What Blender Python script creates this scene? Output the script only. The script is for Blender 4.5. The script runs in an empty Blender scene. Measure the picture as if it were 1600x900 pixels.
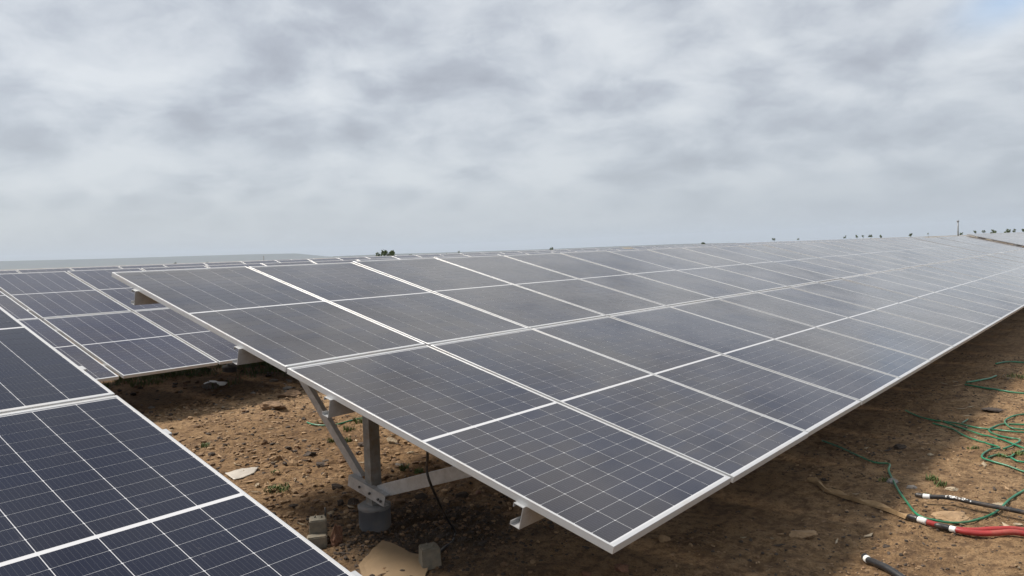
import bpy, bmesh, math, random
from mathutils import Vector, Matrix, noise
R = math.radians
random.seed(7)
scene = bpy.context.scene
C = scene.collection

# ------------------------------------------------------------------ camera
EYE = Vector((0.0, 0.0, 1.75))
CR = Vector((0.63595373, -0.77090158, -0.03568778))
CU = Vector((0.0594282, 0.00281362, 0.99822862))
CF = Vector((0.7694356, 0.63694807, -0.04760263))
FPX = 1218.4
cam_d = bpy.data.cameras.new('camera')
cam = bpy.data.objects.new('camera', cam_d); C.objects.link(cam)
m = Matrix.Identity(4)
for i in range(3):
    m[i][0], m[i][1], m[i][2], m[i][3] = CR[i], CU[i], -CF[i], EYE[i]
cam.matrix_world = m
cam_d.sensor_width = 36.0
cam_d.lens = FPX / 1600.0 * 36.0
cam_d.clip_start = 0.05; cam_d.clip_end = 20000
scene.camera = cam

def ray(px, py):
    return CF + CR * ((px - 800) / FPX) - CU * ((py - 450) / FPX)
def at(px, py, z=0.0):
    d = ray(px, py); t = (z - EYE.z) / d.z
    return EYE + d * t
def at_dist(px, py, dist):
    d = ray(px, py); t = dist / math.hypot(d.x, d.y)
    return EYE + d * t
def at_x(px, py, X):
    d = ray(px, py); return EYE + d * (X / d.x)

# ------------------------------------------------------------------ light
SUN_TO = Vector((-0.22, 0.74, 1.0)).normalized()
SUN_ELEV = math.asin(SUN_TO.z); SUN_AZ = math.atan2(SUN_TO.x, SUN_TO.y)
sd = bpy.data.lights.new('sun', 'SUN'); so = bpy.data.objects.new('sun', sd); C.objects.link(so)
so.rotation_euler = (-SUN_TO).to_track_quat('-Z', 'Y').to_euler()
so.location = (0, 0, 30)
sd.energy = 3.0; sd.angle = R(12); sd.color = (1.0, 0.92, 0.82)

world = bpy.data.worlds.new('World'); scene.world = world; world.use_nodes = True
def NT(nt):
    def n(t, **kw):
        nd = nt.nodes.new(t)
        for k, v in kw.items():
            if k.startswith('_'): setattr(nd, k[1:], v)
            else: nd.inputs[k.replace('__', ' ')].default_value = v
        return nd
    return n
def math_node(nt, op, a, b=None, c=None, clamp=False):
    nd = nt.nodes.new('ShaderNodeMath'); nd.operation = op; nd.use_clamp = clamp
    for i, v in enumerate((a, b, c)):
        if v is None: continue
        if isinstance(v, (int, float)): nd.inputs[i].default_value = v
        else: nt.links.new(v, nd.inputs[i])
    return nd.outputs[0]
def ramp_node(nt, fac, stops, interp='LINEAR'):
    nd = nt.nodes.new('ShaderNodeValToRGB'); nd.color_ramp.interpolation = interp
    e = nd.color_ramp.elements
    while len(e) < len(stops): e.new(0.5)
    for el, (p, c) in zip(e, stops):
        el.position = p; el.color = (c[0], c[1], c[2], 1) if not isinstance(c, (int, float)) else (c, c, c, 1)
    nt.links.new(fac, nd.inputs[0]); return nd.outputs[0]
def mix_col(nt, fac, a, b, mode='MIX'):
    nd = nt.nodes.new('ShaderNodeMix'); nd.data_type = 'RGBA'; nd.blend_type = mode
    for s, v in ((nd.inputs[0], fac), (nd.inputs[6], a), (nd.inputs[7], b)):
        if isinstance(v, (int, float)): s.default_value = v
        elif isinstance(v, tuple): s.default_value = (v[0], v[1], v[2], 1)
        else: nt.links.new(v, s)
    return nd.outputs[2]

def build_world():
    nt = world.node_tree; nt.nodes.clear(); n = NT(nt); lk = nt.links.new
    tc = n('ShaderNodeTexCoord'); sep = n('ShaderNodeSeparateXYZ'); lk(tc.outputs['Generated'], sep.inputs[0])
    zc = math_node(nt, 'MAXIMUM', sep.outputs[2], 0.0)
    den = math_node(nt, 'ADD', zc, 0.36)
    px = math_node(nt, 'DIVIDE', sep.outputs[0], den); py = math_node(nt, 'DIVIDE', sep.outputs[1], den)
    # turn the cloud sheet so its streets run across the view
    rx = math_node(nt, 'SUBTRACT', math_node(nt, 'MULTIPLY', px, 0.64), math_node(nt, 'MULTIPLY', py, 0.77))
    ry = math_node(nt, 'ADD', math_node(nt, 'MULTIPLY', px, 0.77), math_node(nt, 'MULTIPLY', py, 0.64))
    cmb = n('ShaderNodeCombineXYZ'); lk(rx, cmb.inputs[0]); lk(ry, cmb.inputs[1]); cmb.inputs[2].default_value = 3.7
    warp = n('ShaderNodeTexNoise', Scale=3.2, Detail=4.0); lk(cmb.outputs[0], warp.inputs['Vector'])
    wv = n('ShaderNodeVectorMath', _operation='MULTIPLY_ADD'); lk(warp.outputs['Color'], wv.inputs[0]); wv.inputs[1].default_value = (0.20, 0.20, 0.2); lk(cmb.outputs[0], wv.inputs[2])
    big = n('ShaderNodeTexNoise', Scale=3.5, Detail=9.0, Roughness=0.56); lk(wv.outputs[0], big.inputs['Vector'])
    fine = n('ShaderNodeTexNoise', Scale=13.0, Detail=8.0, Roughness=0.60); lk(wv.outputs[0], fine.inputs['Vector'])
    lump = n('ShaderNodeTexVoronoi', _feature='SMOOTH_F1', Scale=6.0, Smoothness=0.3); lk(wv.outputs[0], lump.inputs['Vector'])
    v = math_node(nt, 'ADD', math_node(nt, 'MULTIPLY', big.outputs[0], 0.56), math_node(nt, 'MULTIPLY', fine.outputs[0], 0.24))
    v = math_node(nt, 'ADD', v, math_node(nt, 'MULTIPLY', lump.outputs['Distance'], 0.26))
    wide = n('ShaderNodeTexNoise', Scale=1.5, Detail=3.0); lk(cmb.outputs[0], wide.inputs['Vector'])
    v = math_node(nt, 'ADD', v, math_node(nt, 'MULTIPLY_ADD', wide.outputs[0], 0.34, -0.160))
    # the heavier cloud banks of that sky
    nrm = n('ShaderNodeVectorMath', _operation='NORMALIZE'); lk(tc.outputs['Generated'], nrm.inputs[0])
    def blob(pxl, pyl, w, h, amt, rot=0.0):
        d = ray(pxl, pyl).normalized()
        side = d.cross(Vector((0, 0, 1))).normalized(); upv = side.cross(d)
        a = side * math.cos(rot) + upv * math.sin(rot); b = -side * math.sin(rot) + upv * math.cos(rot)
        def dot(vec, wd):
            q = n('ShaderNodeVectorMath', _operation='DOT_PRODUCT'); lk(nrm.outputs[0], q.inputs[0]); q.inputs[1].default_value = vec / (wd / FPX)
            return q.outputs['Value']
        f = n('ShaderNodeVectorMath', _operation='DOT_PRODUCT'); lk(nrm.outputs[0], f.inputs[0]); f.inputs[1].default_value = d
        front = math_node(nt, 'GREATER_THAN', f.outputs['Value'], 0.0)
        q = math_node(nt, 'ADD', math_node(nt, 'POWER', dot(a, w), 2.0), math_node(nt, 'POWER', dot(b, h), 2.0))
        e = math_node(nt, 'EXPONENT', math_node(nt, 'MULTIPLY', q, -1.0))
        return math_node(nt, 'MULTIPLY', math_node(nt, 'MULTIPLY', e, front), amt)
    for b in ((250, 205, 230, 55, -.06), (520, 195, 120, 30, -.06), (690, 140, 110, 26, -.07), (800, 185, 100, 26, -.07), (740, 30, 120, 42, -.07), (380, 95, 90, 50, -.05),
              (1090, 170, 150, 60, -.04), (1400, 250, 300, 70, -.05), (120, 20, 140, 40, -.035), (950, 60, 90, 60, .06), (1120, 90, 160, 70, .05), (330, 120, 60, 40, .03),
              (420, 245, 330, 18, .05), (800, 230, 60, 30, .05), (130, 140, 80, 20, .05), (1500, 90, 120, 40, .03)):
        v = math_node(nt, 'ADD', v, blob(*b))
    cloud = ramp_node(nt, v, ((0.33, (.228, .241, .268)), (0.42, (.264, .280, .310)), (0.49, (.308, .327, .356)), (0.56, (.360, .378, .402)), (0.67, (.418, .434, .450))))
    # towards the horizon the sheet blurs into a pale band, a little darker to the right
    az = n('ShaderNodeVectorMath', _operation='DOT_PRODUCT'); lk(nrm.outputs[0], az.inputs[0]); az.inputs[1].default_value = CR
    band = ramp_node(nt, math_node(nt, 'MULTIPLY_ADD', az.outputs['Value'], 0.7, 0.5), ((0.0, (.303, .322, .338)), (0.45, (.290, .312, .336)), (0.95, (.245, .270, .302))))
    hz = ramp_node(nt, zc, ((0.0, 1.0), (0.04, 0.78), (0.10, 0.30), (0.20, 0.0)), 'EASE')
    col = mix_col(nt, hz, cloud, band)
    bgc = n('ShaderNodeBackground', Strength=1.0); lk(col, bgc.inputs[0])
    sky = n('ShaderNodeTexSky', _sky_type='NISHITA'); sky.sun_disc = False
    sky.sun_elevation = SUN_ELEV; sky.sun_rotation = SUN_AZ
    bgs = n('ShaderNodeBackground', Strength=0.10); lk(sky.outputs[0], bgs.inputs[0])
    hole = blob(1580, -6, 60, 30, 0.6, R(20))
    cov = math_node(nt, 'SUBTRACT', 0.94, math_node(nt, 'MULTIPLY', hole, 1.0), clamp=True)
    mx = n('ShaderNodeMixShader'); lk(cov, mx.inputs[0]); lk(bgs.outputs[0], mx.inputs[1]); lk(bgc.outputs[0], mx.inputs[2])
    out = n('ShaderNodeOutputWorld'); lk(mx.outputs[0], out.inputs[0])
build_world()
scene.view_settings.view_transform = 'Standard'; scene.view_settings.look = 'None'
scene.view_settings.exposure = 0.85; scene.view_settings.gamma = 1.0
scene.view_settings.use_curve_mapping = False

# ------------------------------------------------------------------ helpers
def link(o, parent=None):
    C.objects.link(o)
    if parent is not None: o.parent = parent
    return o
def tag(o, label=None, cat=None, group=None, kind=None):
    if label: o['label'] = label
    if cat: o['category'] = cat
    if group: o['group'] = group
    if kind: o['kind'] = kind
    return o
def empty(name, loc):
    o = bpy.data.objects.new(name, None); o.location = loc; o.empty_display_size = 0.2
    return link(o)
def mesh_from_bm(name, bm, mats):
    me = bpy.data.meshes.new(name); bm.normal_update(); bm.to_mesh(me); bm.free()
    for mm in (mats if isinstance(mats, (list, tuple)) else [mats]): me.materials.append(mm)
    return me
def obj(name, bm, mats, parent=None, smooth=False):
    me = mesh_from_bm(name, bm, mats)
    if smooth:
        me.shade_smooth()
    return link(bpy.data.objects.new(name, me), parent)
def box(bm, x0, x1, y0, y1, z0, z1, mi=0, mat=None):
    vs = [bm.verts.new((x, y, z)) for z in (z0, z1) for y in (y0, y1) for x in (x0, x1)]
    fs = []
    for q in ((0, 2, 3, 1), (4, 5, 7, 6), (0, 1, 5, 4), (2, 6, 7, 3), (0, 4, 6, 2), (1, 3, 7, 5)):
        f = bm.faces.new([vs[i] for i in q]); f.material_index = mi; fs.append(f)
    if mat is not None:
        for v in vs: v.co = mat @ v.co
    return vs, fs
def frame_mat(origin, xa, ya):
    xa = Vector(xa).normalized(); za = xa.cross(Vector(ya)).normalized(); ya = za.cross(xa)
    mm = Matrix.Identity(4)
    for i in range(3): mm[i][0], mm[i][1], mm[i][2], mm[i][3] = xa[i], ya[i], za[i], origin[i]
    return mm
def extrude_profile(bm, prof, length, mat=None, mi=0):
    """closed profile in local (y,z) swept along local x from 0 to length"""
    a = [bm.verts.new((0, p[0], p[1])) for p in prof]; b = [bm.verts.new((length, p[0], p[1])) for p in prof]
    k = len(prof)
    for i in range(k):
        f = bm.faces.new((a[i], b[i], b[(i + 1) % k], a[(i + 1) % k])); f.material_index = mi
    bm.faces.new(list(a)); bm.faces.new(list(reversed(b)))
    if mat is not None:
        for v in a + b: v.co = mat @ v.co
    bmesh.ops.recalc_face_normals(bm, faces=bm.faces)
def c_profile(h, w, lip, t):
    """C section: web at y=0 (thickness t towards +y), flanges to y=w, lips turned in"""
    return [(0, 0), (w, 0), (w, lip), (w - t, lip), (w - t, t), (t, t), (t, h - t), (w - t, h - t), (w - t, h - lip), (w, h - lip), (w, h), (0, h)]
def tube(bm, pts, rad, seg=8, caps=True, mi=0):
    pts = [Vector(p) for p in pts]; rings = []
    rads = rad if isinstance(rad, (list, tuple)) else [rad] * len(pts)
    prev = None
    for i, p in enumerate(pts):
        t = (pts[min(i + 1, len(pts) - 1)] - pts[max(i - 1, 0)]).normalized()
        ref = prev if prev is not None else (Vector((0, 0, 1)) if abs(t.z) < 0.9 else Vector((1, 0, 0)))
        b = t.cross(ref).normalized(); nrm = b.cross(t).normalized(); prev = nrm
        rings.append([bm.verts.new(p + (nrm * math.cos(2 * math.pi * k / seg) + b * math.sin(2 * math.pi * k / seg)) * rads[i]) for k in range(seg)])
    for i in range(len(rings) - 1):
        for k in range(seg):
            f = bm.faces.new((rings[i][k], rings[i][(k + 1) % seg], rings[i + 1][(k + 1) % seg], rings[i + 1][k])); f.smooth = True; f.material_index = mi
    if caps:
        bm.faces.new(rings[0]).material_index = mi; bm.faces.new(list(reversed(rings[-1]))).material_index = mi
    bmesh.ops.recalc_face_normals(bm, faces=bm.faces)
def smooth_path(pts, n=8):
    pts = [Vector(p) for p in pts]; out = []
    for i in range(len(pts) - 1):
        p0, p1, p2, p3 = pts[max(i - 1, 0)], pts[i], pts[i + 1], pts[min(i + 2, len(pts) - 1)]
        for k in range(n):
            t = k / n
            out.append(0.5 * ((2 * p1) + (p2 - p0) * t + (2 * p0 - 5 * p1 + 4 * p2 - p3) * t * t + (3 * p1 - p0 - 3 * p2 + p3) * t ** 3))
    out.append(pts[-1]); return out

# ------------------------------------------------------------------ materials
def new_mat(name):
    mt = bpy.data.materials.new(name); mt.use_nodes = True
    nt = mt.node_tree; bs = nt.nodes['Principled BSDF']
    return mt, nt, bs, NT(nt)
def setc(sock, c): sock.default_value = (c[0], c[1], c[2], 1)
def simple(name, col, rough=0.6, metal=0.0, var=0.15, scale=12.0, bump=0.0, bscale=60.0, spec=0.5, dirt=None):
    mt, nt, bs, n = new_mat(name); lk = nt.links.new
    tc = n('ShaderNodeTexCoord'); ns = n('ShaderNodeTexNoise', Scale=scale, Detail=5.0, Roughness=0.6); lk(tc.outputs['Object'], ns.inputs['Vector'])
    lo = tuple(c * (1 - var) for c in col); hi = tuple(min(1, c * (1 + var)) for c in col)
    c = ramp_node(nt, ns.outputs[0], ((0.3, lo), (0.7, hi)))
    if dirt:
        n2 = n('ShaderNodeTexNoise', Scale=scale * 0.45, Detail=6.0, Roughness=0.7); lk(tc.outputs['Object'], n2.inputs['Vector'])
        c = mix_col(nt, ramp_node(nt, n2.outputs[0], ((0.48, 0.0), (0.68, dirt[1]))), c, dirt[0])
    lk(c, bs.inputs['Base Color']); bs.inputs['Roughness'].default_value = rough; bs.inputs['Metallic'].default_value = metal
    bs.inputs['Specular IOR Level'].default_value = spec
    if bump:
        nb = n('ShaderNodeTexNoise', Scale=bscale, Detail=5.0, Roughness=0.65); lk(tc.outputs['Object'], nb.inputs['Vector'])
        bp = n('ShaderNodeBump', Strength=bump, Distance=0.01); lk(nb.outputs[0], bp.inputs['Height']); lk(bp.outputs[0], bs.inputs['Normal'])
    return mt

CELLP = 0.182      # column pitch of the cells
def pv_nodes(name, kind, blue=(0.008, 0.0105, 0.028), brown=(0.029, 0.024, 0.024), bias=0.12, film_sheen_amt=0.85, ior=1.46):
    """glass-covered cell ('sheet' / 'single') or the white backsheet between cells"""
    mt, nt, bs, n = new_mat(name); lk = nt.links.new
    tc = n('ShaderNodeTexCoord'); oi = n('ShaderNodeObjectInfo')
    off = n('ShaderNodeVectorMath', _operation='SCALE'); off.inputs[0].default_value = (31.0, 17.0, 9.0); lk(oi.outputs['Random'], off.inputs['Scale'])
    pos = n('ShaderNodeVectorMath', _operation='ADD'); lk(tc.outputs['Object'], pos.inputs[0]); lk(off.outputs[0], pos.inputs[1])
    sep = n('ShaderNodeSeparateXYZ'); lk(tc.outputs['Object'], sep.inputs[0])
    geo = n('ShaderNodeNewGeometry')
    if kind == 'back':
        base = (0.58, 0.585, 0.60)
        dirty = mix_col(nt, 0.0, base, base)
    else:
        big = n('ShaderNodeTexNoise', Scale=0.8, Detail=3.0); lk(geo.outputs['Position'], big.inputs['Vector'])  # broad tint patches across modules, cloud reflections painted into the cell colour
        if kind == 'sheet':
            ix = math_node(nt, 'FLOOR', math_node(nt, 'DIVIDE', sep.outputs[0], CELLP)); iy = math_node(nt, 'FLOOR', math_node(nt, 'DIVIDE', sep.outputs[1], CELLP / 2))
            cb = n('ShaderNodeCombineXYZ'); lk(ix, cb.inputs[0]); lk(iy, cb.inputs[1]); lk(oi.outputs['Random'], cb.inputs[2])
            wn = n('ShaderNodeTexWhiteNoise', _noise_dimensions='3D'); lk(cb.outputs[0], wn.inputs['Vector']); rnd = wn.outputs['Value']
            mod = oi.outputs['Random']
        else:
            rnd = oi.outputs['Random']; mod = None
        f = math_node(nt, 'ADD', math_node(nt, 'MULTIPLY', rnd, 0.45), math_node(nt, 'MULTIPLY_ADD', big.outputs[0], 3.0, -1.32 + bias))
        if mod is not None: f = math_node(nt, 'ADD', f, math_node(nt, 'MULTIPLY_ADD', mod, 0.7, -0.35))
        col = mix_col(nt, math_node(nt, 'ADD', f, 0.0, clamp=True), blue, brown)
        # ten fine busbar wires along each cell
        fr = math_node(nt, 'FRACT', math_node(nt, 'DIVIDE', sep.outputs[0], CELLP / 10))
        ln = math_node(nt, 'LESS_THAN', math_node(nt, 'ABSOLUTE', math_node(nt, 'SUBTRACT', fr, 0.5)), 0.03)
        dirty = mix_col(nt, math_node(nt, 'MULTIPLY', ln, 0.5), col, (0.085, 0.09, 0.10))
    # thin dust film that also carries a painted sheen, and dried splashes
    d1 = n('ShaderNodeTexNoise', Scale=1.7, Detail=5.0, Roughness=0.6); lk(geo.outputs['Position'], d1.inputs['Vector'])
    d2 = n('ShaderNodeTexNoise', Scale=7.0, Detail=8.0, Roughness=0.72, Distortion=1.2); lk(geo.outputs['Position'], d2.inputs['Vector'])
    film = ramp_node(nt, d1.outputs[0], ((0.35, 0.010), (0.7, 0.045)))
    spl = ramp_node(nt, d2.outputs[0], ((0.635, 0.0), (0.76, 0.22)))
    # dust pales at glancing view, boosted to paint in silvery reflection on far modules
    lw = n('ShaderNodeNewGeometry'); dt = n('ShaderNodeVectorMath', _operation='DOT_PRODUCT'); lk(lw.outputs['Incoming'], dt.inputs[0]); lk(lw.outputs['True Normal'], dt.inputs[1])
    cosv = math_node(nt, 'MAXIMUM', math_node(nt, 'ABSOLUTE', dt.outputs['Value']), 0.02)
    thick = math_node(nt, 'MULTIPLY', math_node(nt, 'MULTIPLY', film, -film_sheen_amt), math_node(nt, 'SUBTRACT', math_node(nt, 'DIVIDE', 1.0, cosv), 1.0))
    dust_sheen = math_node(nt, 'SUBTRACT', 1.0, math_node(nt, 'EXPONENT', thick))
    dust = math_node(nt, 'ADD', dust_sheen, spl, clamp=True)
    c2 = mix_col(nt, dust, dirty, (0.50, 0.47, 0.45))
    lk(c2, bs.inputs['Base Color'])
    bs.inputs['IOR'].default_value = ior
    lk(ramp_node(nt, d1.outputs[0], ((0.3, 0.05), (0.75, 0.12))), bs.inputs['Roughness'])
    return mt
M_CELL = pv_nodes('glazed_cell', 'single'); M_SHEET = pv_nodes('glazed_cells', 'sheet'); M_BACK = pv_nodes('glazed_backsheet', 'back')
NAVY = dict(blue=(0.0032, 0.0062, 0.023), brown=(0.007, 0.008, 0.019), bias=-0.1, film_sheen_amt=0.10, ior=1.35)
M_CELL_N = pv_nodes('glazed_navy_cell', 'single', **NAVY); M_SHEET_N = pv_nodes('glazed_navy_cells', 'sheet', **NAVY)
M_ALU = simple('anodised_aluminium', (0.52, 0.53, 0.54), 0.38, 0.25, 0.05, 5.0, dirt=((0.45, 0.38, 0.30), 0.35))
M_GALV = simple('galvanised_steel', (0.47, 0.48, 0.49), 0.45, 0.3, 0.16, 22.0, 0.06, 80, dirt=((0.30, 0.25, 0.20), 0.28))
M_ZINC = simple('dull_post_steel', (0.27, 0.275, 0.27), 0.6, 0.4, 0.25, 14.0, 0.1, 90, dirt=((0.22, 0.16, 0.11), 0.7))
M_CONC = simple('pier_concrete', (0.22, 0.218, 0.215), 0.9, 0, 0.2, 9.0, 0.35, 45, dirt=((0.28, 0.20, 0.14), 0.6))
M_SLEEVE = simple('grey_pipe_sleeve', (0.105, 0.108, 0.118), 0.6, 0, 0.12, 8.0, 0.1, 40, dirt=((0.20, 0.15, 0.10), 0.5))
M_CUBE = simple('cube_concrete', (0.19, 0.172, 0.135), 0.92, 0, 0.2, 25.0, 0.5, 70, dirt=((0.30, 0.22, 0.14), 0.5))
M_BOLT = simple('bolt_steel', (0.10, 0.10, 0.10), 0.5, 0.6, 0.1)
M_BLACK = simple('black_rubber', (0.018, 0.018, 0.020), 0.42, 0, 0.25, 30.0, 0.05, 120, dirt=((0.25, 0.18, 0.12), 0.35))
M_RED = simple('red_cable_sheath', (0.32, 0.030, 0.028), 0.38, 0, 0.15, 12.0, dirt=((0.32, 0.17, 0.11), 0.5))
M_TAPE = simple('white_tape', (0.72, 0.72, 0.70), 0.55, 0, 0.12, 60.0, dirt=((0.35, 0.27, 0.19), 0.6))
M_GREEN = simple('green_plastic', (0.012, 0.17, 0.085), 0.35, 0, 0.3, 6.0, dirt=((0.20, 0.17, 0.09), 0.45))
M_STRAP = simple('dusty_strap', (0.31, 0.205, 0.105), 0.95, 0, 0.25, 22.0, 0.6, 90)
M_SACK = simple('tan_paper', (0.23, 0.16, 0.09), 0.85, 0, 0.10, 7.0, 0.15, 25)
M_FILM = simple('pale_plastic_film', (0.46, 0.42, 0.36), 0.35, 0, 0.12, 9.0, 0.3, 25)
M_LEAF = simple('leaf_green', (0.075, 0.11, 0.035), 0.7, 0, 0.35, 4.0)
M_GRASS = simple('grass_green', (0.085, 0.125, 0.03), 0.7, 0, 0.35, 4.0)
M_BARK = simple('bark', (0.10, 0.075, 0.055), 0.9, 0, 0.25, 10.0)
M_MAST = simple('mast_grey', (0.24, 0.25, 0.26), 0.6, 0.3, 0.1)
M_HILL = simple('far_scrub', (0.060, 0.066, 0.052), 0.95, 0, 0.3, 0.01)
M_ST = {'brown': simple('brown_stone', (0.19, 0.118, 0.066), 0.9, 0, 0.35, 18.0, 0.5, 60),
        'dark': simple('dark_stone', (0.058, 0.043, 0.033), 0.9, 0, 0.35, 18.0, 0.5, 60),
        'pale': simple('pale_stone', (0.36, 0.29, 0.20), 0.9, 0, 0.22, 18.0, 0.5, 60),
        'red': simple('reddish_stone', (0.17, 0.085, 0.05), 0.9, 0, 0.35, 14.0, 0.5, 60),
        'tan': simple('tan_stone', (0.31, 0.205, 0.115), 0.9, 0, 0.25, 18.0, 0.5, 60),
        'grey': simple('grey_stone', (0.21, 0.19, 0.17), 0.9, 0, 0.22, 18.0, 0.5, 60)}

def ground_material():
    mt, nt, bs, n = new_mat('dry_soil'); lk = nt.links.new
    geo = n('ShaderNodeNewGeometry'); P = geo.outputs['Position']
    def ns(scale, det=6.0, ro=0.6, dist=0.0):
        q = n('ShaderNodeTexNoise', Scale=scale, Detail=det, Roughness=ro, Distortion=dist); lk(P, q.inputs['Vector']); return q.outputs[0]
    a = ns(0.55, 5); b = ns(2.6, 7, 0.65); c = ns(14.0, 8, 0.7); g = ns(70.0, 4, 0.7)
    col = ramp_node(nt, a, ((0.30, (0.195, 0.118, 0.058)), (0.50, (0.295, 0.188, 0.098)), (0.70, (0.385, 0.262, 0.150))))
    col = mix_col(nt, ramp_node(nt, b, ((0.36, 0.75), (0.52, 0.0))), col, (0.165, 0.100, 0.052))
    col = mix_col(nt, ramp_node(nt, c, ((0.40, 0.7), (0.52, 0.0))), col, (0.085, 0.050, 0.029))
    col = mix_col(nt, ramp_node(nt, c, ((0.56, 0.0), (0.70, 0.6))), col, (0.42, 0.30, 0.18))
    col = mix_col(nt, ramp_node(nt, g, ((0.36, 0.6), (0.50, 0.0))), col, (0.075, 0.045, 0.027))
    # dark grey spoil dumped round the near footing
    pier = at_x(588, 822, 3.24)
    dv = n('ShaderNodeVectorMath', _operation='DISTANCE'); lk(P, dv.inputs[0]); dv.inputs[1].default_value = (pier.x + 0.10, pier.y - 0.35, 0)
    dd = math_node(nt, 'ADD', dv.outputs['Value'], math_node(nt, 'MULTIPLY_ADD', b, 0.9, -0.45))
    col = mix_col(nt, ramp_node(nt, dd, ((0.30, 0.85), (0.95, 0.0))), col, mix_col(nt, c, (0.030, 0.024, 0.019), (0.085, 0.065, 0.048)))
    # far away: dry scrub colour
    dfar = n('ShaderNodeVectorMath', _operation='LENGTH'); lk(P, dfar.inputs[0])
    col = mix_col(nt, ramp_node(nt, math_node(nt, 'DIVIDE', dfar.outputs['Value'], 400.0, clamp=True), ((0.12, 0.0), (0.6, 0.7))), col, (0.17, 0.145, 0.085))
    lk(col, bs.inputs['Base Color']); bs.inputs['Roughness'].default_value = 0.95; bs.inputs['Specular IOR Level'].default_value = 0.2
    h = math_node(nt, 'ADD', math_node(nt, 'MULTIPLY', c, 0.8), math_node(nt, 'MULTIPLY', g, 0.25))
    bp = n('ShaderNodeBump', Strength=1.0, Distance=0.05); lk(h, bp.inputs['Height']); lk(bp.outputs[0], bs.inputs['Normal'])
    return mt
M_SOIL = ground_material()

# ------------------------------------------------------------------ ground
def hgt(x, y):
    if x < -4 or x > 22 or y < -6 or y > 20: return 0.0
    e = min(1.0, (x + 4) / 2, (22 - x) / 4, (y + 6) / 2, (20 - y) / 3); e = max(0.0, e)
    v = noise.noise(Vector((x * 0.7, y * 0.7, 2.0))) * 0.022
    v += noise.fractal(Vector((x * 2.6, y * 2.6, 7.0)), 1.0, 2.0, 4) * 0.012
    rough = 0.5 + 0.5 * noise.noise(Vector((x * 0.5 + 9, y * 0.5, 0)))
    if y > 3.2: rough = 0.8 + 0.8 * rough
    r = 1.0 - abs(noise.fractal(Vector((x * 5.5, y * 5.5, 1.0)), 0.9, 2.1, 4))
    v += (r - 0.7) * 0.034 * rough
    if y < 2.4: v += 0.016 * (1 - abs(noise.noise(Vector((x * 0.8 + y * 1.6, y * 2.6 - x * .5, 5.0)))) * 3) * min(1, (2.4 - y))
    # low bank at the back under the second row
    v += 0.10 * math.exp(-((y - 11.6) / 0.9) ** 2) * (0.6 + 0.6 * noise.noise(Vector((x * 0.9, 3, 1))))
    return v * e
def axis(lo, hi, step, far):
    a = [lo + step * i for i in range(int(round((hi - lo) / step)) + 1)]
    s = step; v = hi; out = []
    while v < far:
        s *= 1.35; v = min(far, v + s); out.append(v)
    s = step; v = lo; pre = []
    while v > -far:
        s *= 1.35; v = max(-far, v - s); pre.append(v)
    return list(reversed(pre)) + a + out
def build_ground():
    xs = axis(2.0, 13.0, 0.03, 5000.0); ys = axis(0.0, 9.6, 0.03, 5000.0)
    nx = len(xs); verts = [(x, y, hgt(x, y)) for y in ys for x in xs]
    faces = [(j * nx + i, j * nx + i + 1, (j + 1) * nx + i + 1, (j + 1) * nx + i) for j in range(len(ys) - 1) for i in range(nx - 1)]
    me = bpy.data.meshes.new('ground'); me.from_pydata(verts, [], faces); me.materials.append(M_SOIL); me.shade_smooth()
    o = link(bpy.data.objects.new('ground', me)); o['kind'] = 'structure'
build_ground()
def gpt(px, py, lift=0.0):
    p = at(px, py); p.z = hgt(p.x, p.y) + lift; return p

# ------------------------------------------------------------------ far hills
def ridge(name, prof, D, depth, seed):
    """prof: skyline points (pixel x, pixel y of the photo) at distance D"""
    pts = []
    for i in range(len(prof) - 1):
        (x0, y0), (x1, y1) = prof[i], prof[i + 1]
        k = max(1, int(abs(x1 - x0) / 12))
        for j in range(k):
            t = j / k; pts.append((x0 + (x1 - x0) * t, y0 + (y1 - y0) * t))
    pts.append(prof[-1])
    secs = ((-0.45, 0.0), (-0.22, 0.35), (-0.08, 0.82), (0.0, 1.0), (0.35, 0.98), (0.7, 0.45), (1.0, 0.0))
    verts = []
    for q in pts:
        p = at_dist(q[0], q[1], D); dirv = Vector((p.x, p.y, 0)).normalized(); h = max(0.5, p.z)
        for s, f in secs:
            w = noise.noise(Vector((p.x * 0.004, p.y * 0.004, s * 3 + seed)))
            b = dirv * (D + s * depth + w * depth * 0.15 * (1 if s != 0 else 0)); verts.append((b.x, b.y, h * min(1.0, f * (1 + 0.25 * w * (f < 1))) - (0.3 if f == 0 else 0)))
    k = len(secs); faces = [(i * k + j, (i + 1) * k + j, (i + 1) * k + j + 1, i * k + j + 1) for i in range(len(pts) - 1) for j in range(k - 1)]
    me = bpy.data.meshes.new(name); me.from_pydata(verts, [], faces); me.materials.append(M_HILL); me.shade_smooth()
    o = link(bpy.data.objects.new(name, me)); o['kind'] = 'structure'
ridge('plateau_hill', [(-420, 421), (-200, 411), (0, 408), (150, 404.5), (300, 400), (400, 397), (462, 396), (480, 397.6), (510, 400.5), (560, 402.5), (600, 399.2)], 3300, 900, 1)
ridge('low_hills', [(520, 400.5), (620, 396.5), (720, 393.8), (860, 389), (960, 385), (1060, 381.2), (1150, 379.2)], 2600, 700, 5)

# ------------------------------------------------------------------ solar tables
TILT = math.asin(0.253701608); CT, ST = math.cos(TILT), math.sin(TILT)
LP, WP = 2.28, 1.1434          # module pitch upslope / along the row
ML, MW = 2.256, 1.121          # module size
X0, Y0, Z0 = 2.59698, 1.67121, 0.5503      # low near corner of the middle table
ROW = 7.09
FL, FS, FD = 0.0115, 0.021, 0.035           # frame lip long side, short side, depth

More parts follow.
